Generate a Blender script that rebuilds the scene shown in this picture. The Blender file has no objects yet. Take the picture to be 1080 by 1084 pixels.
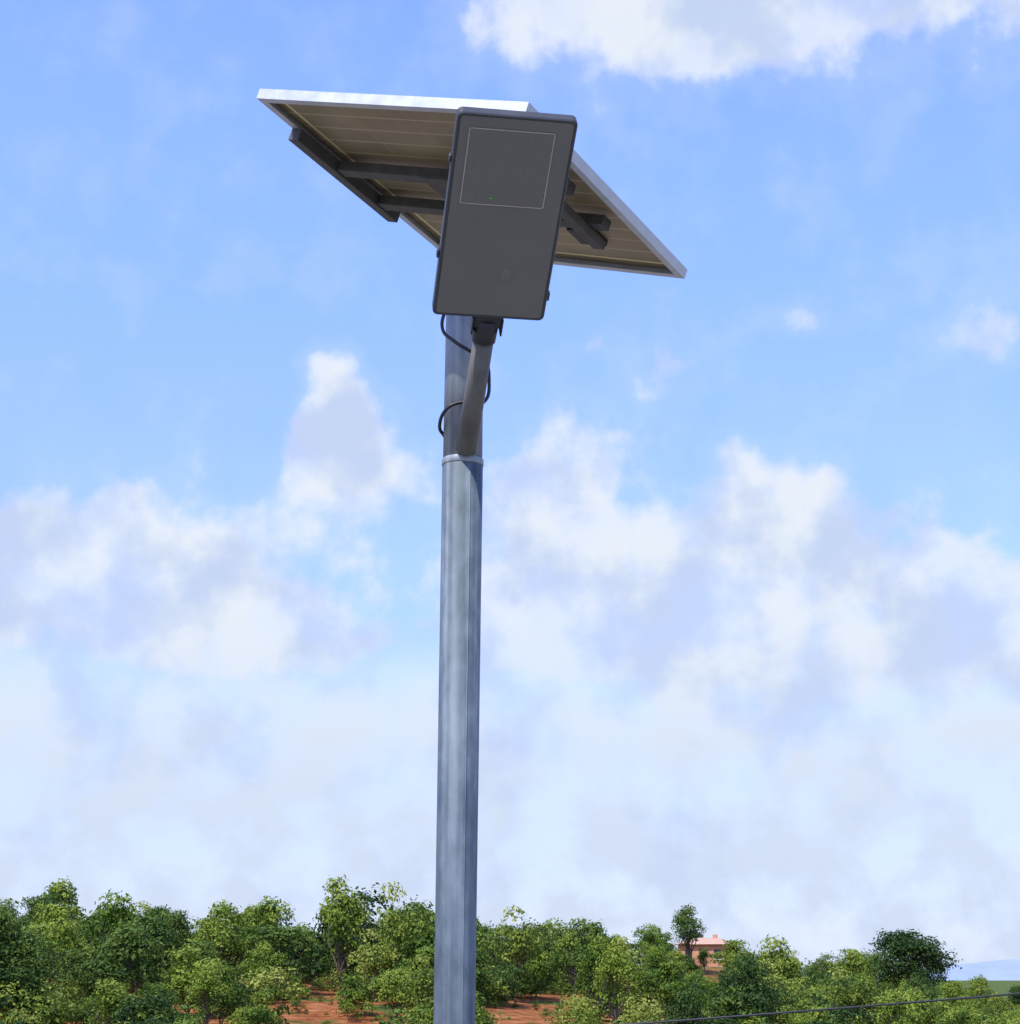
import bpy, bmesh, math, random
import numpy as np
from mathutils import Vector, Matrix, noise as mnoise
random.seed(7); rng=np.random.default_rng(7)
S=bpy.context.scene
S.view_settings.view_transform='Standard'; S.view_settings.look='None'; S.view_settings.exposure=0
COL=S.collection

# ---------------------------------------------------------------- helpers
def link(o,parent=None):
    COL.objects.link(o)
    if parent: o.parent=parent
    return o
def empty(name,loc=(0,0,0)):
    e=bpy.data.objects.new(name,None); e.location=loc; e.empty_display_size=.3
    return link(e)
def mat(name):
    m=bpy.data.materials.new(name); m.use_nodes=True
    nt=m.node_tree; b=nt.nodes['Principled BSDF']
    return m,nt,b
def N(nt,t,**k):
    n=nt.nodes.new(t)
    for a,v in k.items(): setattr(n,a,v)
    return n
def ramp(nt,stops,fac=None):
    r=N(nt,'ShaderNodeValToRGB'); e=r.color_ramp.elements
    while len(e)<len(stops): e.new(0.5)
    for i,(p,c) in enumerate(stops):
        e[i].position=p; e[i].color=(*c,1)
    if fac is not None: nt.links.new(fac,r.inputs[0])
    return r
def noisemat(name,c1,c2,scale=5,rough=.6,metal=0,stretch=(1,1,1),bump=0.0,detail=6,spec=None):
    m,nt,b=mat(name)
    tc=N(nt,'ShaderNodeTexCoord'); mp=N(nt,'ShaderNodeMapping'); mp.inputs['Scale'].default_value=stretch
    nz=N(nt,'ShaderNodeTexNoise'); nz.inputs['Scale'].default_value=scale; nz.inputs['Detail'].default_value=detail
    nt.links.new(tc.outputs['Object'],mp.inputs[0]); nt.links.new(mp.outputs[0],nz.inputs['Vector'])
    r=ramp(nt,[(.3,c1),(.7,c2)],nz.outputs[0]); nt.links.new(r.outputs[0],b.inputs['Base Color'])
    b.inputs['Roughness'].default_value=rough; b.inputs['Metallic'].default_value=metal
    mr=N(nt,'ShaderNodeMapRange'); mr.inputs[3].default_value=max(0,rough-.1); mr.inputs[4].default_value=rough+.12
    nt.links.new(nz.outputs[0],mr.inputs[0]); nt.links.new(mr.outputs[0],b.inputs['Roughness'])
    if bump:
        bp=N(nt,'ShaderNodeBump'); bp.inputs['Strength'].default_value=bump; bp.inputs['Distance'].default_value=.01
        nt.links.new(nz.outputs[0],bp.inputs['Height']); nt.links.new(bp.outputs[0],b.inputs['Normal'])
    return m
def meshobj(name,verts,faces,m,parent=None,mw=None,smooth=False,bevel=0):
    me=bpy.data.meshes.new(name); me.from_pydata([tuple(v) for v in verts],[],faces); me.update()
    if m: me.materials.append(m)
    o=bpy.data.objects.new(name,me); link(o,parent)
    if mw is not None: o.matrix_world=mw
    if smooth:
        for p in me.polygons: p.use_smooth=True
    if bevel:
        bv=o.modifiers.new('b','BEVEL'); bv.width=bevel; bv.segments=2; bv.limit_method='ANGLE'
    return o
def boxdata(x0,x1,y0,y1,z0,z1,off=0):
    v=[(x,y,z) for z in (z0,z1) for y in (y0,y1) for x in (x0,x1)]
    f=[(0,2,3,1),(4,5,7,6),(0,1,5,4),(2,6,7,3),(0,4,6,2),(1,3,7,5)]
    return v,[tuple(i+off for i in q) for q in f]
def boxes(name,bl,m,parent=None,mw=None,bevel=0):
    V=[];F=[]
    for b in bl:
        v,f=boxdata(*b,off=len(V)); V+=v;F+=f
    return meshobj(name,V,F,m,parent,mw,bevel=bevel)
def tubedata(pts,rad,seg=8,off=0,caps=True):
    V=[];F=[]; pts=[Vector(p) for p in pts]
    prev=None
    for i,p in enumerate(pts):
        d=(pts[min(i+1,len(pts)-1)]-pts[max(i-1,0)]).normalized()
        a=Vector((1,0,0)) if abs(d.x)<.9 else Vector((0,1,0))
        if prev is not None: a=prev
        u=(a-d*a.dot(d)).normalized(); w=d.cross(u); prev=u
        for k in range(seg):
            t=2*math.pi*k/seg
            V.append(p+(u*math.cos(t)+w*math.sin(t))*rad[i])
    for i in range(len(pts)-1):
        for k in range(seg):
            k2=(k+1)%seg
            F.append((off+i*seg+k,off+i*seg+k2,off+(i+1)*seg+k2,off+(i+1)*seg+k))
    if caps:
        F.append(tuple(off+k for k in range(seg))[::-1]); F.append(tuple(off+(len(pts)-1)*seg+k for k in range(seg)))
    return V,F
def tube(name,pts,rad,m,parent=None,seg=32):
    v,f=tubedata(pts,rad,seg); o=meshobj(name,v,f,m,parent,smooth=True)
    for p in o.data.polygons:
        if len(p.vertices)>4: p.use_smooth=False
    return o
def wire(name,pts,r,m,parent=None):
    c=bpy.data.curves.new(name,'CURVE'); c.dimensions='3D'; c.bevel_depth=r; c.bevel_resolution=3; c.resolution_u=10
    s=c.splines.new('BEZIER'); s.bezier_points.add(len(pts)-1)
    for bp,p in zip(s.bezier_points,pts):
        bp.co=p; bp.handle_left_type=bp.handle_right_type='AUTO'
    c.materials.append(m); return link(bpy.data.objects.new(name,c),parent)

# ---------------------------------------------------------------- camera
P=math.radians(14.9)
cam=bpy.data.cameras.new('camera'); co=link(bpy.data.objects.new('camera',cam))
co.location=(0,0,1.6); co.rotation_euler=(math.pi/2+P,0,0)
cam.sensor_width=36; cam.sensor_fit='AUTO'
cam.lens=36*1850/1084; cam.clip_end=20000; cam.clip_start=.05
S.camera=co

# ---------------------------------------------------------------- sun + world
sd=Vector((-.50,-.62,0)).normalized(); EL=math.radians(56)
sdir=Vector((sd.x*math.cos(EL),sd.y*math.cos(EL),math.sin(EL)))
sl=bpy.data.lights.new('sun','SUN'); sl.energy=5.0; sl.angle=math.radians(.5); sl.color=(1,.94,.84)
so=link(bpy.data.objects.new('sun',sl)); so.rotation_euler=sdir.to_track_quat('Z','Y').to_euler(); so.location=(-5,-5,12)

W=bpy.data.worlds.new('World'); S.world=W; W.use_nodes=True
nt=W.node_tree; nt.nodes.clear(); L=nt.links
out=N(nt,'ShaderNodeOutputWorld'); bg=N(nt,'ShaderNodeBackground'); STR=.15; bg.inputs[1].default_value=STR
sky=N(nt,'ShaderNodeTexSky'); sky.sky_type='NISHITA'; sky.sun_disc=False
sky.sun_elevation=EL; sky.sun_rotation=math.atan2(sd.x,sd.y); sky.air_density=1.0; sky.dust_density=.4; sky.ozone_density=2.5
def M(op,a,b=None,c=None,clamp=False):
    n=N(nt,'ShaderNodeMath',operation=op); n.use_clamp=clamp
    for i,x in enumerate((a,b,c)):
        if x is None: continue
        if isinstance(x,(int,float)): n.inputs[i].default_value=x
        else: L.new(x,n.inputs[i])
    return n.outputs[0]
def SM(x,lo,hi,a=0.,b=1.):
    n=N(nt,'ShaderNodeMapRange'); n.interpolation_type='SMOOTHSTEP'
    L.new(x,n.inputs[0])
    for i,vv in ((1,lo),(2,hi),(3,a),(4,b)):
        if isinstance(vv,(int,float)): n.inputs[i].default_value=vv
        else: L.new(vv,n.inputs[i])
    return n.outputs[0]
tc=N(nt,'ShaderNodeTexCoord'); sp=N(nt,'ShaderNodeSeparateXYZ'); L.new(tc.outputs['Generated'],sp.inputs[0])
az=M('MULTIPLY',M('ARCTAN2',sp.outputs[0],sp.outputs[1]),57.2958)
el=M('MULTIPLY',M('ARCSINE',sp.outputs[2]),57.2958)
cb=N(nt,'ShaderNodeCombineXYZ'); L.new(az,cb.inputs[0]); L.new(el,cb.inputs[1])
def noise2(scale,detail,rough,vec,lac=2.0,off=(0,0,0)):
    mp=N(nt,'ShaderNodeMapping'); mp.inputs['Location'].default_value=off; L.new(vec,mp.inputs[0])
    n=N(nt,'ShaderNodeTexNoise'); n.noise_dimensions='2D'; n.inputs['Scale'].default_value=scale; n.inputs['Detail'].default_value=detail
    n.inputs['Roughness'].default_value=rough; n.inputs['Lacunarity'].default_value=lac
    L.new(mp.outputs[0],n.inputs['Vector']); return n
wn=noise2(.30,3,.5,cb.outputs[0],off=(3,7,1)); ws=N(nt,'ShaderNodeSeparateXYZ'); L.new(wn.outputs['Color'],ws.inputs[0])
waz=M('ADD',az,M('MULTIPLY',M('SUBTRACT',ws.outputs[0],.5),3.0))
wel=M('ADD',el,M('MULTIPLY',M('SUBTRACT',ws.outputs[1],.5),2.4))
# cumulus banks: (azimuth deg, elevation deg, half-width, half-height, weight)
CL=[(-6.1,18.2,1.3,1.7,.95),(-5.0,15.9,2.3,1.5,.75),(-11.5,13.4,4.0,1.8,1.0),(-16.2,12.4,2.6,2.1,.8),(-9,10.4,6,2.0,.85),
    (1.8,15.6,2.6,2.1,.80),(2.3,12.0,3.0,2.4,.85),
    (9.6,13.8,3.2,1.7,1.15),(7.9,16.0,1.3,1.3,.45),(16.2,11.0,3.0,2.0,1.0),(9,9.3,6,2.8,.85),
    (2.8,20.5,1.0,.6,.60),(5.2,19.6,1.4,.9,.58),(10.4,20.6,1.1,.6,.50),(16.3,20.3,1.8,1.5,.56),
    (8.5,31.0,4.6,2.1,1.05),(15.5,32,5,2.4,.9),(1.5,30.8,3.0,1.6,.62)]
def blobs(A,E):
    tot=None
    for (a,e,w,h,k) in CL:
        dx=M('MULTIPLY',M('SUBTRACT',A,a),1/w); dy=M('MULTIPLY',M('SUBTRACT',E,e),1/h)
        r2=M('MULTIPLY_ADD',dx,dx,M('MULTIPLY',dy,dy))
        g=M('MULTIPLY',M('EXPONENT',M('MULTIPLY',r2,-.75)),k)
        tot=g if tot is None else M('ADD',tot,g)
    return M('MINIMUM',tot,1.15)
B=blobs(waz,wel)
side=SM(M('ABSOLUTE',az),19,32)
rest=M('MULTIPLY',SM(noise2(.06,2,.5,cb.outputs[0],off=(9,2,0)).outputs[0],.35,.6),SM(el,38,10))
B=M('MAXIMUM',B,M('MULTIPLY',side,rest))
low=SM(el,12.5,7.5)
f1=noise2(.42,6,.53,cb.outputs[0],2.1).outputs[0]
f2=noise2(.24,3,.5,cb.outputs[0],2.1,off=(20,4,0)).outputs[0]
F=M('ADD',B,M('MULTIPLY',M('SUBTRACT',f1,.5),1.15))
mask=SM(F,.20,M('MULTIPLY_ADD',f2,.85,.34))
mask=M('MULTIPLY',mask,SM(f2,.25,.6,.80,.97))
lowm=M('MULTIPLY',low,SM(f1,.3,.62,.76,.97))
mask=M('MAXIMUM',mask,lowm)
mask=M('MAXIMUM',mask,SM(F,-.15,.45,0,.18))
mask=M('MAXIMUM',mask,SM(el,24,10,0,.16))
f3=noise2(.30,5,.50,cb.outputs[0],2.1,off=(-11,31,0)).outputs[0]
bright=SM(M('ADD',f3,M('MULTIPLY',M('SUBTRACT',.8,B),.16)),.33,.64)
bright=M('MULTIPLY',bright,SM(el,2,13,.30,1.))
cr=ramp(nt,[(0,(.575,.675,.90)),(.5,(.68,.77,.925)),(1,(.83,.885,.955))],bright)
sc=N(nt,'ShaderNodeVectorMath',operation='SCALE'); L.new(cr.outputs[0],sc.inputs[0]); sc.inputs[3].default_value=1/STR
tint=N(nt,'ShaderNodeVectorMath',operation='MULTIPLY'); L.new(sky.outputs[0],tint.inputs[0]); tint.inputs[1].default_value=(1.80,1.85,2.78)
fo=SM(el,8,29,.68,1.0)
sc2=N(nt,'ShaderNodeVectorMath',operation='SCALE'); L.new(tint.outputs[0],sc2.inputs[0]); L.new(fo,sc2.inputs[3])
mx=N(nt,'ShaderNodeMix',data_type='RGBA'); L.new(mask,mx.inputs[0]); L.new(sc2.outputs[0],mx.inputs[6]); L.new(sc.outputs[0],mx.inputs[7])
L.new(mx.outputs[2],bg.inputs[0]); L.new(bg.outputs[0],out.inputs[0])

# ---------------------------------------------------------------- materials
def galvmat(name,c1,c2,c3,rough,metal):
    m,g,b=mat(name)
    t=N(g,'ShaderNodeTexCoord')
    def nz(scale,st,d):
        mp=N(g,'ShaderNodeMapping'); mp.inputs['Scale'].default_value=st; g.links.new(t.outputs['Object'],mp.inputs[0])
        k=N(g,'ShaderNodeTexNoise'); k.inputs['Scale'].default_value=scale; k.inputs['Detail'].default_value=d; g.links.new(mp.outputs[0],k.inputs['Vector']); return k.outputs[0]
    a=nz(34,(1,1,.02),4); s=nz(35,(1,1,.4),6); w=nz(4,(1,1,1),6)
    ad=N(g,'ShaderNodeMath',operation='MULTIPLY_ADD'); g.links.new(a,ad.inputs[0]); ad.inputs[1].default_value=.5
    m2=N(g,'ShaderNodeMath',operation='MULTIPLY_ADD'); g.links.new(s,m2.inputs[0]); m2.inputs[1].default_value=.25
    m3=N(g,'ShaderNodeMath',operation='MULTIPLY'); g.links.new(w,m3.inputs[0]); m3.inputs[1].default_value=.25
    g.links.new(m3.outputs[0],m2.inputs[2]); g.links.new(m2.outputs[0],ad.inputs[2])
    r=ramp(g,[(.40,c1),(.5,c2),(.60,c3)],ad.outputs[0]); g.links.new(r.outputs[0],b.inputs['Base Color'])
    b.inputs['Metallic'].default_value=metal
    mr=N(g,'ShaderNodeMapRange'); mr.inputs[1].default_value=.35; mr.inputs[2].default_value=.65; mr.inputs[3].default_value=rough-.10; mr.inputs[4].default_value=rough+.12
    g.links.new(ad.outputs[0],mr.inputs[0]); g.links.new(mr.outputs[0],b.inputs['Roughness'])
    bp=N(g,'ShaderNodeBump'); bp.inputs['Strength'].default_value=.12; bp.inputs['Distance'].default_value=.004
    g.links.new(ad.outputs[0],bp.inputs['Height']); g.links.new(bp.outputs[0],b.inputs['Normal'])
    return m
galv=galvmat('galvanised_steel',(.075,.10,.12),(.125,.16,.185),(.21,.25,.28),.66,.42)
galv2=galvmat('galvanised_sleeve',(.20,.225,.245),(.29,.32,.34),(.37,.40,.42),.58,.4)
alu=noisemat('anodised_aluminium',(.46,.48,.50),(.56,.58,.60),scale=20,rough=.45,metal=.45)
railm=noisemat('rail_steel',(.060,.055,.048),(.10,.094,.084),scale=18,rough=.6,metal=.2)
body=noisemat('lamp_body_paint',(.150,.148,.132),(.172,.169,.150),scale=6,rough=.55,metal=.0,bump=.02)
rim=noisemat('lamp_rim_paint',(.04,.043,.045),(.06,.063,.065),scale=12,rough=.5,metal=.1)
armm=noisemat('arm_steel',(.11,.105,.092),(.175,.165,.145),scale=16,rough=.6,metal=.2)
black=noisemat('black_plastic',(.012,.012,.013),(.03,.03,.032),scale=20,rough=.5)

# ---------------------------------------------------------------- solar street light
SL=empty('solar_street_light')
def ax(z): return -.162+.0074*z
PY=4.93
pz=[0,.02,1.4,3.055]; pr=[.0545,.0545,.0562,.0598]
tube('pole',[(ax(z),PY,z) for z in pz],pr,galv,SL,64)
sa=math.radians(-66)
tube('pole_weld_seam',[(ax(z)+math.cos(sa)*(r_-.0006),PY+math.sin(sa)*(r_-.0006),z) for z,r_ in zip(pz[1:],pr[1:])],[.0018]*3,galv,SL,10)
tube('collar',[(ax(z),PY,z) for z in (3.05,3.053,3.068,3.071)],[.0602,.0618,.0618,.0602],galv2,SL,48)
tube('upper_sleeve',[(ax(z),PY,z) for z in (3.06,3.80)],[.0580,.0560],galv2,SL,48)
boxes('base_plate',[(ax(0)-.17,ax(0)+.17,PY-.17,PY+.17,.03,.05)],galv2,SL,bevel=.004)
boxes('concrete_footing',[(ax(0)-.3,ax(0)+.3,PY-.3,PY+.3,-.4,.028)],noisemat('concrete',(.25,.24,.22),(.36,.35,.33),scale=8,rough=.9,bump=.4),SL,bevel=.01)
bv=[]
for sx in (-1,1):
    for sy in (-1,1):
        bv.append((ax(0)+sx*.13-.012,ax(0)+sx*.13+.012,PY+sy*.13-.012,PY+sy*.13+.012,.05,.09))
boxes('anchor_bolts',bv,galv2,SL,bevel=.003)

A=Vector((-.742,4.687,4.147)); Bc=Vector((.0504,4.226,3.857)); D=Vector((-.229,5.624,4.060))
u=(Bc-A); PU=u.length; u.normalize(); v=(D-A); v=(v-u*v.dot(u)); PV=v.length; v.normalize(); n=u.cross(v)
PM=Matrix(((u.x,v.x,n.x,A.x),(u.y,v.y,n.y,A.y),(u.z,v.z,n.z,A.z),(0,0,0,1)))
H=.032;t=.003;fl=.026
boxes('panel_frame',[(0,PU,0,t,-H,0),(0,PU,PV-t,PV,-H,0),(0,t,t,PV-t,-H,0),(PU-t,PU,t,PV-t,-H,0),
      (t,PU-t,t,fl,-H,-H+.003),(t,PU-t,PV-fl,PV-t,-H,-H+.003),(t,fl,fl,PV-fl,-H,-H+.003),(PU-fl,PU-t,fl,PV-fl,-H,-H+.003)],alu,SL,PM)
m,pnt,b=mat('panel_backsheet')
tc2=N(pnt,'ShaderNodeTexCoord'); s2=N(pnt,'ShaderNodeSeparateXYZ'); pnt.links.new(tc2.outputs['Object'],s2.inputs[0])
def PMt(op,a,b_=None):
    k=N(pnt,'ShaderNodeMath',operation=op)
    for i,x in enumerate((a,b_)):
        if x is None: continue
        if isinstance(x,(int,float)): k.inputs[i].default_value=x
        else: pnt.links.new(x,k.inputs[i])
    return k.outputs[0]
def gridline(c,o0,cell,wd):
    fr=PMt('FRACT',PMt('DIVIDE',PMt('SUBTRACT',c,o0),cell))
    return PMt('GREATER_THAN',PMt('ABSOLUTE',PMt('SUBTRACT',fr,.5)),.5-wd)
gx=gridline(s2.outputs[0],.045,(PU-.09)/4,.008); gy=gridline(s2.outputs[1],.05,(PV-.10)/12,.045)
g=PMt('MAXIMUM',PMt('MULTIPLY',gx,.6),gy)
def frameband(inset,wd):
    exx=PMt('SUBTRACT',PMt('ABSOLUTE',PMt('SUBTRACT',s2.outputs[0],PU/2)),PU/2)
    eyy=PMt('SUBTRACT',PMt('ABSOLUTE',PMt('SUBTRACT',s2.outputs[1],PV/2)),PV/2)
    dd=PMt('MAXIMUM',exx,eyy)
    return PMt('LESS_THAN',PMt('ABSOLUTE',PMt('ADD',dd,inset)),wd)
e=frameband(.050,.0055)
pz_=N(pnt,'ShaderNodeTexNoise'); pz_.inputs['Scale'].default_value=5; pz_.inputs['Detail'].default_value=6; pnt.links.new(tc2.outputs['Object'],pz_.inputs['Vector'])
rb=ramp(pnt,[(.3,(.235,.18,.098)),(.7,(.33,.255,.14))],pz_.outputs[0])
cm=N(pnt,'ShaderNodeMix',data_type='RGBA'); pnt.links.new(rb.outputs[0],cm.inputs[6]); cm.inputs[7].default_value=(.44,.36,.21,1)
pnt.links.new(g,cm.inputs[0])
cm2=N(pnt,'ShaderNodeMix',data_type='RGBA'); cm2.inputs[7].default_value=(.78,.64,.32,1)
pnt.links.new(e,cm2.inputs[0]); pnt.links.new(cm.outputs[2],cm2.inputs[6]); pnt.links.new(cm2.outputs[2],b.inputs['Base Color'])
b.inputs['Roughness'].default_value=.45
boxes('backsheet',[(t,PU-t,t,PV-t,-.008,-.0045)],m,SL,PM)
cellm=noisemat('solar_cells',(.01,.015,.05),(.02,.03,.08),scale=6,rough=.15)
boxes('solar_cells',[(t,PU-t,t,PV-t,-.0042,-.0012)],cellm,SL,PM)
boxes('mounting_rails',[(.041,PU*.93,PV*.36,PV*.36+.048,-H-.034,-H-.001),(.041,PU*.93,PV*.58,PV*.58+.048,-H-.034,-H-.001),
      (.0,.040,PV*.17,PV*.70,-H-.040,-H-.001),(PU*.84,PU*.84+.04,PV*.28,PV*.70,-H-.062,-H-.036)],railm,SL,PM,bevel=.002)
boxes('junction_box',[(PU*.70,PU*.80,PV*.72,PV*.82,-.030,-.0085)],black,SL,PM,bevel=.004)
top=Vector((ax(3.8),PY,3.80))
cen=A+u*(PU*.5)+v*(PV*.48)-n*(H+.05)
tube('panel_mount_post',[top-Vector((0,0,.03)),cen],[.034,.034],galv2,SL,20)
boxes('mount_plate',[(PU*.5-.09,PU*.5+.09,PV*.34,PV*.66,-H-.048,-H-.036)],railm,SL,PM,bevel=.002)

# luminaire (local: x width, y length toward pole, z up/back)
Wd=Vector((.9864,.1644,0)).normalized(); Ld=Vector((-.137,.808,-.573)); Ld=(Ld-Wd*Ld.dot(Wd)).normalized(); Nd=Wd.cross(Ld)
T=Vector((-.1315,4.014,3.717)); LW=.312; LL=.618
LM=Matrix(((Wd.x,Ld.x,Nd.x,T.x),(Wd.y,Ld.y,Nd.y,T.y),(Wd.z,Ld.z,Nd.z,T.z),(0,0,0,1)))
def rrect(x0,x1,y0,y1,r,seg=6):
    pts=[]
    for cx,cy,a0 in ((x1-r,y1-r,0),(x0+r,y1-r,90),(x0+r,y0+r,180),(x1-r,y0+r,270)):
        for k in range(seg+1):
            a=math.radians(a0+90*k/seg); pts.append((cx+r*math.cos(a),cy+r*math.sin(a)))
    return pts
def loft(rings,name,m,parent,mw,capa=True,capb=True):
    V=[];F=[];k=len(rings[0][0])
    for pts,z in rings: V+=[(p[0],p[1],z) for p in pts]
    for i in range(len(rings)-1):
        for j in range(k):
            j2=(j+1)%k; F.append((i*k+j,i*k+j2,(i+1)*k+j2,(i+1)*k+j))
    if capa: F.append(tuple(range(k))[::-1])
    if capb: F.append(tuple((len(rings)-1)*k+j for j in range(k)))
    return meshobj(name,V,F,m,parent,mw)
R=lambda i,r: rrect(i,LW-i,i,LL-i,r)
loft([(R(.009,.010),.0035),(R(.0091,.010),.0),(R(.003,.014),.0),(R(0,.016),.004),(R(0,.016),.030),(R(.02,.03),.052),(R(.06,.04),.060)],'lamp_housing',rim,SL,LM)
loft([(R(.0095,.0096),.0005),(R(.0095,.0096),.003)],'lamp_face',body,SL,LM)
wx0,wx1,wy0,wy1=.034,.258,.040,.262
outl=noisemat('window_gasket',(.40,.37,.31),(.50,.46,.39),scale=30,rough=.5)
a=rrect(wx0,wx1,wy0,wy1,.006,3); bq=rrect(wx0+.0030,wx1-.0030,wy0+.0030,wy1-.0030,.004,3); k=len(a)
V=[(p[0],p[1],-.0015) for p in a]+[(p[0],p[1],-.0015) for p in bq]
F=[(j,j+k,(j+1)%k+k,(j+1)%k) for j in range(k)]
o=meshobj('led_window_gasket',V,F,outl,SL,LM)
m,n3,b=mat('led_lens')
tc3=N(n3,'ShaderNodeTexCoord'); mp3=N(n3,'ShaderNodeMapping'); mp3.inputs['Scale'].default_value=(60,60,60)
vo=N(n3,'ShaderNodeTexVoronoi'); vo.inputs['Randomness'].default_value=0; vo.inputs['Scale'].default_value=1
n3.links.new(tc3.outputs['Object'],mp3.inputs[0]); n3.links.new(mp3.outputs[0],vo.inputs['Vector'])
r3=ramp(n3,[(.15,(.170,.162,.142)),(.45,(.160,.153,.134))],vo.outputs['Distance']); n3.links.new(r3.outputs[0],b.inputs['Base Color'])
b.inputs['Roughness'].default_value=.35
loft([(rrect(wx0+.0034,wx1-.0034,wy0+.0034,wy1-.0034,.004,3),-.0008),(rrect(wx0+.0034,wx1-.0034,wy0+.0034,wy1-.0034,.004,3),.0003)],'led_lens',m,SL,LM)
gm=noisemat('indicator_green',(.05,.40,.06),(.07,.50,.08),rough=.4)
boxes('charge_indicator',[(.110,.119,.237,.243,-.004,-.0009)],gm,SL,LM,bevel=.001)
sm=noisemat('sensor_tint',(.165,.160,.138),(.18,.175,.15),rough=.4)
loft([(rrect(.17,.20,.46,.49,.0145,6),-.002),(rrect(.168,.202,.458,.492,.0165,6),.0004)],'motion_sensor',sm,SL,LM)
boxes('side_latches',[(-.007,-.0005,.415,.440,.008,.026),(LW+.0005,LW+.007,.53,.555,.008,.026),(-.006,-.0005,.13,.15,.008,.026),(LW+.0005,LW+.006,.17,.19,.008,.026)],rim,SL,LM,bevel=.002)
sv=[];sf=[]
for (sx,sy) in ((.0055,.10),(.0055,.31),(.0055,.52),(LW-.0055,.10),(LW-.0055,.31),(LW-.0055,.52),(.08,LL-.0055),(.23,LL-.0055),(.08,.0055),(.23,.0055)):
    v_,f_=tubedata([(sx,sy,-.0012),(sx,sy,.0005)],[.0022,.0022],10,len(sv)); sv+=v_; sf+=f_
meshobj('rim_screws',sv,sf,railm,SL,LM)
cx=.158
boxes('knuckle_bracket',[(cx-.038,cx+.038,LL-.03,LL+.035,.002,.056),(cx-.044,cx-.0385,LL+.005,LL+.06,.0,.055),(cx+.0385,cx+.044,LL+.005,LL+.06,.0,.055)],black,SL,LM,bevel=.005)
p0=LM@Vector((cx,LL+.02,.03)); 
E=Vector((-.128,4.875,3.085))
p1=p0+(E-p0)*.16
tube('knuckle_socket',[p0,p1],[.036,.034],black,SL,28)
tube('arm',[p0+(E-p0)*.1,E],[.029,.031],armm,SL,28)
cbm=black
wire('cable_upper',[(-.13,4.9,3.62),(-.19,4.87,3.52),(-.200,4.86,3.455),(-.165,4.83,3.405),(-.12,4.83,3.375),(-.075,4.87,3.36),(-.062,4.92,3.31),(-.072,4.90,3.245),(-.10,4.86,3.225),(-.150,4.855,3.222),(-.185,4.86,3.205),(-.207,4.90,3.165),(-.195,4.95,3.15)],.0052,cbm,SL)
wire('cable_panel',[cen+Vector((.05,0,-.01)),(-.05,4.93,3.75),(-.07,4.91,3.6),(-.10,4.87,3.52)],.005,cbm,SL)

# ---------------------------------------------------------------- terrain
RX=[-90,-55,-35,-20,0,7,13,17,25,32,60,100]; RZ=[5,4.6,3.5,1.9,.9,.3,-.6,-1.0,-2.0,-2.6,-3.2,-3.6]
QX=[-120,-50,-10,8,19,30,45,120]; QZ=[3,2.5,2.3,2.6,2.4,.2,-2.4,-3]
def sstep(a,b,x):
    t=min(1,max(0,(x-a)/(b-a))); return t*t*(3-2*t)
def hz(x,y):
    r=float(np.interp(x,RX,RZ)); q=float(np.interp(x,QX,QZ))
    if y<50: z=-4*sstep(9,38,y)
    elif y<120:
        tt=(y-50)/70; z=-4+(r+4)*math.sin(tt*math.pi/2)**.7
    elif y<170: z=r+(q-r)*sstep(120,165,y)
    else: z=q+(-6-q)*sstep(185,420,y)
    amp=.35*sstep(12,60,y)*(1-sstep(200,500,y))
    z+=amp*mnoise.noise(Vector((x*.09,y*.09,0)))*1.2+amp*.5*mnoise.noise(Vector((x*.35,y*.35,3)))
    return z
xs=sorted(set(list(np.arange(-110,110.1,1.5))+[s*k for s in (-1,1) for k in (125,150,190,250,350,500,800,1300,2200,4000,7000)]))
ys=sorted(set([-7000,-3000,-1200,-500,-200,-100,-50,-25,-12]+list(np.arange(-6,12,1.5))+list(np.arange(12,215,1.5))+[225,240,260,290,330,380,430,520,700,1000,1600,2600,4500,8000]))
V=[(x,y,hz(x,y)) for y in ys for x in xs]; nx=len(xs)
F=[(j*nx+i,j*nx+i+1,(j+1)*nx+i+1,(j+1)*nx+i) for j in range(len(ys)-1) for i in range(nx-1)]
m,g4,b=mat('soil_gravel_and_grass')
t4=N(g4,'ShaderNodeTexCoord'); s4=N(g4,'ShaderNodeSeparateXYZ'); g4.links.new(t4.outputs['Object'],s4.inputs[0])
na=N(g4,'ShaderNodeTexNoise'); na.inputs['Scale'].default_value=.22; na.inputs['Detail'].default_value=8; na.inputs['Roughness'].default_value=.65
nb=N(g4,'ShaderNodeTexNoise'); nb.inputs['Scale'].default_value=1.2; nb.inputs['Detail'].default_value=9; nb.inputs['Roughness'].default_value=.65
for q_ in (na,nb): g4.links.new(t4.outputs['Object'],q_.inputs['Vector'])
soil=ramp(g4,[(.32,(.14,.045,.012)),(.5,(.30,.105,.034)),(.68,(.42,.19,.080))],nb.outputs[0])
grav=ramp(g4,[(.3,(.20,.19,.165)),(.7,(.34,.33,.30))],nb.outputs[0])
gr=ramp(g4,[(.3,(.045,.08,.015)),(.7,(.12,.15,.035))],nb.outputs[0])
fm=ramp(g4,[(.55,(0,0,0)),(.60,(1,1,1))],na.outputs[0])
near=N(g4,'ShaderNodeMapRange'); near.interpolation_type='SMOOTHSTEP'; near.inputs[1].default_value=30; near.inputs[2].default_value=48; g4.links.new(s4.outputs[1],near.inputs[0])
far=N(g4,'ShaderNodeMapRange'); far.interpolation_type='SMOOTHSTEP'; far.inputs[1].default_value=125; far.inputs[2].default_value=190; g4.links.new(s4.outputs[1],far.inputs[0])
fmx=N(g4,'ShaderNodeMath',operation='MAXIMUM'); g4.links.new(fm.outputs[0],fmx.inputs[0]); g4.links.new(far.outputs[0],fmx.inputs[1])
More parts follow.
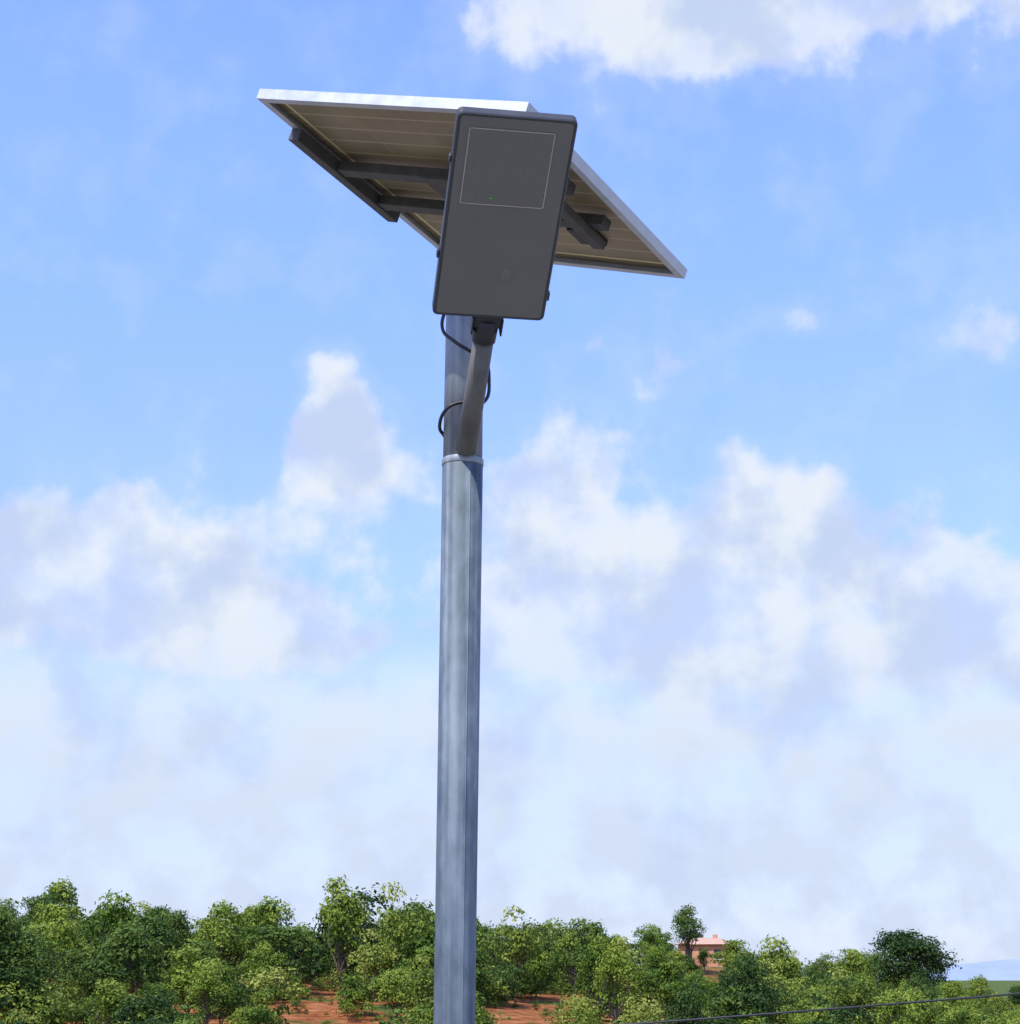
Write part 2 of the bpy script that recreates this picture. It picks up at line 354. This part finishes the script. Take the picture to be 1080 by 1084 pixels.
m0=N(g4,'ShaderNodeMix',data_type='RGBA'); g4.links.new(near.outputs[0],m0.inputs[0]); g4.links.new(grav.outputs[0],m0.inputs[6]); g4.links.new(soil.outputs[0],m0.inputs[7])
mm=N(g4,'ShaderNodeMix',data_type='RGBA'); g4.links.new(fmx.outputs[0],mm.inputs[0]); g4.links.new(m0.outputs[2],mm.inputs[6]); g4.links.new(gr.outputs[0],mm.inputs[7])
g4.links.new(mm.outputs[2],b.inputs['Base Color']); b.inputs['Roughness'].default_value=.95; b.inputs['Specular IOR Level'].default_value=.1
bp=N(g4,'ShaderNodeBump'); bp.inputs['Strength'].default_value=.9; bp.inputs['Distance'].default_value=.35
g4.links.new(nb.outputs[0],bp.inputs['Height']); g4.links.new(bp.outputs[0],b.inputs['Normal'])
meshobj('ground',V,F,m,smooth=True)
hm=noisemat('hazy_hill',(.24,.31,.41),(.30,.36,.45),scale=.01,rough=1)  # no atmosphere in scene: distance haze is painted into the hills' bluish base colour
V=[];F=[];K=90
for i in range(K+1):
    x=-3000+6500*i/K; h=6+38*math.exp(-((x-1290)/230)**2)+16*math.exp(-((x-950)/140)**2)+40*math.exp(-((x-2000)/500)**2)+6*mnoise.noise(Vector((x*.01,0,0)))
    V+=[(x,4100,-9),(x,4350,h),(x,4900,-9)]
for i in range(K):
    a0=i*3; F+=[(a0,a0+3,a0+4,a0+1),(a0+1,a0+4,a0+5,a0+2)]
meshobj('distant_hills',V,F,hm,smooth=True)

# ---------------------------------------------------------------- foliage
def leafmat(name,dark,mid,lite):
    m,g,b=mat(name)
    at=N(g,'ShaderNodeAttribute'); at.attribute_name='tint'
    oi=N(g,'ShaderNodeObjectInfo')
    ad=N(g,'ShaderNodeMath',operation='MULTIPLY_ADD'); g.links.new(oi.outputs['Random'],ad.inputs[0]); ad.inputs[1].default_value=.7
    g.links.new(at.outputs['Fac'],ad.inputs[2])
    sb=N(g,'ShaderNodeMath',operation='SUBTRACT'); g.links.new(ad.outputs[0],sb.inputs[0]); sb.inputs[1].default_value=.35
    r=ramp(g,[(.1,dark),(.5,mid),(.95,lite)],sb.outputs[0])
    g.links.new(r.outputs[0],b.inputs['Base Color']); b.inputs['Roughness'].default_value=.6; b.inputs['Specular IOR Level'].default_value=.2
    tr=N(g,'ShaderNodeBsdfTranslucent'); g.links.new(r.outputs[0],tr.inputs[0])
    ms=N(g,'ShaderNodeMixShader'); ms.inputs[0].default_value=.25
    g.links.new(b.outputs[0],ms.inputs[1]); g.links.new(tr.outputs[0],ms.inputs[2]); g.links.new(ms.outputs[0],g.nodes['Material Output'].inputs[0])
    return m
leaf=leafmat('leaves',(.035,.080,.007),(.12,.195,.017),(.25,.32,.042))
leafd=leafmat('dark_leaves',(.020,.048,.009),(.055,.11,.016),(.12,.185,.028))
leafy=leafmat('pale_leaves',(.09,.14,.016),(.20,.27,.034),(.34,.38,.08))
bark=noisemat('bark',(.06,.045,.03),(.14,.11,.08),scale=12,rough=.95)
def leaves(lobes,per,size,r):
    V=[];T=[]
    for (c,rad,tn) in lobes:
        k=max(20,int(per*rad*rad))
        d=r.normal(size=(k,3)); d/=np.linalg.norm(d,axis=1)[:,None]
        d[:,2]=np.where(d[:,2]<-.35,-d[:,2],d[:,2])
        rr=rad*r.uniform(.5,1.12,size=(k,1))**.7
        squ=np.array([1,1,.8])
        jit=1+.28*np.sin(d[:,:1]*5+c[0]*3)*np.cos(d[:,1:2]*6+c[1]*2)+.12*np.sin(d[:,2:3]*11+c[2]*5)
        p=np.array(c)+d*rr*squ*jit
        nn=d+r.normal(size=(k,3))*.5+np.array([0,0,.3]); nn/=np.linalg.norm(nn,axis=1)[:,None]
        a=np.cross(nn,r.normal(size=(k,3))); a/=np.linalg.norm(a,axis=1)[:,None]; b_=np.cross(nn,a)
        s=size*r.uniform(.55,1.3,size=(k,1))
        q=np.stack([p-a*s*.9,p-b_*s*.5+nn*s*.1,p+a*s*.9,p+b_*s*.5+nn*s*.1],axis=1)
        V.append(q.reshape(-1,3)); T.append(np.clip(tn+r.normal(size=k)*.12,0,1))
    return np.concatenate(V),np.concatenate(T)
def maketree(name,h,cr_,seed,lm,nl=22,trunk=True,per=340,size=.108,base=.22,lean=.0):
    r=np.random.default_rng(seed)
    lobes=[];TV=[];TF=[]
    cz=h*(base+(1-base)*.5); hh=h*(1-base)*.5
    for i in range(nl):
        for _ in range(20):
            d=r.uniform(-1,1,3)
            if np.linalg.norm(d)<1: break
        wd=1-.35*max(0,d[2])
        c=np.array([d[0]*cr_*.76*wd+lean*d[2],d[1]*cr_*.76*wd,cz+d[2]*hh*.76])
        c[2]-=hh*.25*(np.hypot(d[0],d[1]))**2
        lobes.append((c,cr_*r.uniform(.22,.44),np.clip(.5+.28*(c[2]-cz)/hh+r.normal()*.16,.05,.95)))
    if trunk:
        fork=np.array([r.normal()*.1,r.normal()*.1,h*base*.8])
        v_,f_=tubedata([(0,0,-.4),(fork[0]*.4,fork[1]*.4,h*base*.4),tuple(fork)],[h*.028,h*.021,h*.017],8,0); TV+=v_;TF+=f_
        for c,rad,_ in lobes[:10]:
            mid=(fork+c)/2+r.normal(size=3)*.12
            v_,f_=tubedata([tuple(fork-np.array([0,0,.05])),tuple(mid),tuple(c)],[h*.012,h*.008,h*.004],5,len(TV)); TV+=v_;TF+=f_
    LV,LT=leaves(lobes,per,size,r)
    nT=len(TV); verts=[tuple(x) for x in TV]+[tuple(x) for x in LV]
    nf=len(LT); faces=TF+[(nT+4*i,nT+4*i+1,nT+4*i+2,nT+4*i+3) for i in range(nf)]
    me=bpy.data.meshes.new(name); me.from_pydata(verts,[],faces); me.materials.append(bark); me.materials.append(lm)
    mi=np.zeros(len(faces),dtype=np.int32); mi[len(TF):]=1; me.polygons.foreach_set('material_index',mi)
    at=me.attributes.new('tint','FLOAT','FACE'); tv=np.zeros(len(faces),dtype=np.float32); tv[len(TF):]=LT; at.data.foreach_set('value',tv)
    me.update(); return me
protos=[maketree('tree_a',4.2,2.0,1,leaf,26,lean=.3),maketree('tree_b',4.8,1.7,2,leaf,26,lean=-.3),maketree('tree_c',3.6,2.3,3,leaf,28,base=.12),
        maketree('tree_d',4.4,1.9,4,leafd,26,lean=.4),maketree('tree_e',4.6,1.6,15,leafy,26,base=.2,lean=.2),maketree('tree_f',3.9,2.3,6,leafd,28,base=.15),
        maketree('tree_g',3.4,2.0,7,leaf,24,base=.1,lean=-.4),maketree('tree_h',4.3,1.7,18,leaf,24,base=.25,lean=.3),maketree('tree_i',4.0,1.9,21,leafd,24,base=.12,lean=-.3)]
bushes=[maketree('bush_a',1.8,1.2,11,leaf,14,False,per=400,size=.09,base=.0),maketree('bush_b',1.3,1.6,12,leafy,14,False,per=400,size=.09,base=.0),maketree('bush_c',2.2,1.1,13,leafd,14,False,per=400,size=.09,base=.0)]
G=empty('distant_trees'); U=empty('hillside_shrubs')
def put(me,x,y,s,parent,name,sz=None,dz=-.05):
    o=bpy.data.objects.new(name,me); o.location=(x,y,hz(x,y)+dz); o.scale=(s*random.uniform(.85,1.2),s*random.uniform(.85,1.2),sz or s); o.rotation_euler=(0,0,random.uniform(0,6.28)); link(o,parent); return o
# bare red-soil ground on the slope: worn tracks running up the hill (x0 at y0 .. x1 at y1, half width)
TR=[(.6,56,1.6,101,2.3),(-6.2,56,-9.4,92,2.3),(16.5,56,26.5,95,1.6)]
def clear(x,y,f=1):
    for x0,y0,x1,y1,w in TR:
        if y0<=y<=y1:
            c=x0+(x1-x0)*(y-y0)/(y1-y0)+.9*math.sin(y*.21+x0)
            if abs(x-c)<w*f*(1-.5*sstep(y1-10,y1,y)): return True
    return ((x-7.5)/(1.8*f))**2+((y-100)/(4*f))**2<1
placed=[]
for i in range(6500):
    yy=64+(random.random()**.9)*138; xx=random.uniform(-1,1)*(20+yy*.33)
    pxd=xx/yy
    if clear(xx,yy,1.25): continue
    if abs(xx-18.5)<5.0 and 160<yy<178: continue         # the house plot
    if yy<80 and random.random()<.45: continue
    s=random.choice((.5,.62,.75,.85,.95,1.05,1.2))*random.uniform(.9,1.1)
    if yy<82: s*=.70
    if xx>13: s*=max(.62,1-(xx-13)*.03)
    if 126<yy<165: s*=.8
    if .094<pxd<.124 and 74<yy<163: s=min(s,.9)*.60
    if yy>185: s*=.6
    if xx>30 and yy>135: s*=1.5
    mind=1.6+1.0*s+(yy-60)*.008
    if any((xx-a)**2+(yy-b_)**2<mind*mind for a,b_ in placed): continue
    placed.append((xx,yy))
    put(random.choice(protos),xx,yy,s,G,'grove_tree',s*random.uniform(.82,1.22))
print('trees',len(placed))
for i in range(1300):
    yy=random.uniform(58,130); xx=random.uniform(-1,1)*(20+yy*.33)
    if clear(xx,yy,.9) and random.random()<.92: continue
    put(random.choice(bushes),xx,yy,random.uniform(.35,1.25),U,'shrub')
# low scrub and grass tufts on the bare soil
for i in range(140):
    yy=random.uniform(66,100); k_=random.choice(TR); c=k_[0]+(k_[2]-k_[0])*(yy-k_[1])/(k_[3]-k_[1])
    put(random.choice(bushes),c+random.uniform(-3,3),yy,random.uniform(.10,.30),U,'shrub')
big=maketree('broad_tree_mesh',7.6,2.75,31,leafd,36,base=.42)
tr=put(big,26.9,122,1.0,None,'broadleaf_tree',1.0); tr.location.z=-2.4
tall=maketree('tall_tree_mesh',6.0,2.1,33,leafd,24,base=.34)
t2=put(tall,14.8,150,.95,None,'tall_tree')
big2=maketree('dark_tree_mesh',6,3.0,35,leafd,34,base=.15)
t3=put(big2,-20.6,72,.80,None,'mango_tree')

# ---------------------------------------------------------------- house
HB=empty('brick_house',(18.4,168,hz(18.4,168)-.1))
HB.scale=(.92,.92,.92); HB.rotation_euler=(0,0,math.radians(-14))
wallm=noisemat('orange_render',(.46,.21,.11),(.58,.30,.17),scale=2,rough=.9)
roofm=noisemat('clay_roof',(.42,.25,.16),(.54,.36,.25),scale=5,rough=.85)
darkm=noisemat('window_glass',(.02,.025,.03),(.04,.045,.05),rough=.2)
def hb(name,bl,m): 
    o=boxes(name,bl,m); o.parent=HB; return o
hb('walls',[(-2.6,2.2,-2.5,2.5,-2,2.2),(-3.6,-2.602,-1.5,2.3,-2,1.5)],wallm)
hb('windows',[(-1.9,-1.2,-2.53,-2.502,.8,1.7),(1.0,1.7,-2.53,-2.502,.8,1.7)],darkm)
hb('door',[(-.5,.3,-2.53,-2.502,-.2,1.8)],noisemat('door_wood',(.12,.06,.03),(.2,.1,.05),rough=.7))
hb('sills',[(-2.0,-1.1,-2.6,-2.531,.7,.78),(.9,1.8,-2.6,-2.531,.7,.78)],noisemat('pale_trim',(.6,.55,.48),(.7,.66,.6),rough=.8))
V=[(-3.0,-2.9,2.2),(2.6,-2.9,2.2),(2.6,2.9,2.2),(-3.0,2.9,2.2),(-1.6,0,2.9),(1.2,0,2.9)]
o=meshobj('roof',V,[(0,1,5,4),(2,3,4,5),(1,2,5),(3,0,4),(3,2,1,0)],roofm); o.parent=HB
hb('chimney',[(.6,1.0,-.2,.3,2.5,3.2)],wallm)

# ---------------------------------------------------------------- overhead cable on wooden poles
UP=empty('utility_line'); wood=noisemat('pole_wood',(.12,.09,.06),(.2,.16,.12),scale=8,rough=.9)
wa=Vector((-20,31,-.35)); wb=Vector((17.5,29.5,2.15))
pts=[]
for i in range(13):
    q=i/12; p=wa.lerp(wb,q); p.z-=.28*4*q*(1-q); pts.append(tuple(p))
wire('overhead_cable',pts,.018,black,UP)
for nm,p in (('pole_west',wa),('pole_east',wb)):
    g0=hz(p.x,p.y)
    tube(nm,[(p.x,p.y+.12,g0-.5),(p.x,p.y+.12,p.z+.5)],[.13,.09],wood,UP,12)
    boxes(nm+'_crossarm',[(p.x-.06,p.x+.06,p.y-.5,p.y+.7,p.z-.14,p.z-.02)],wood,UP)
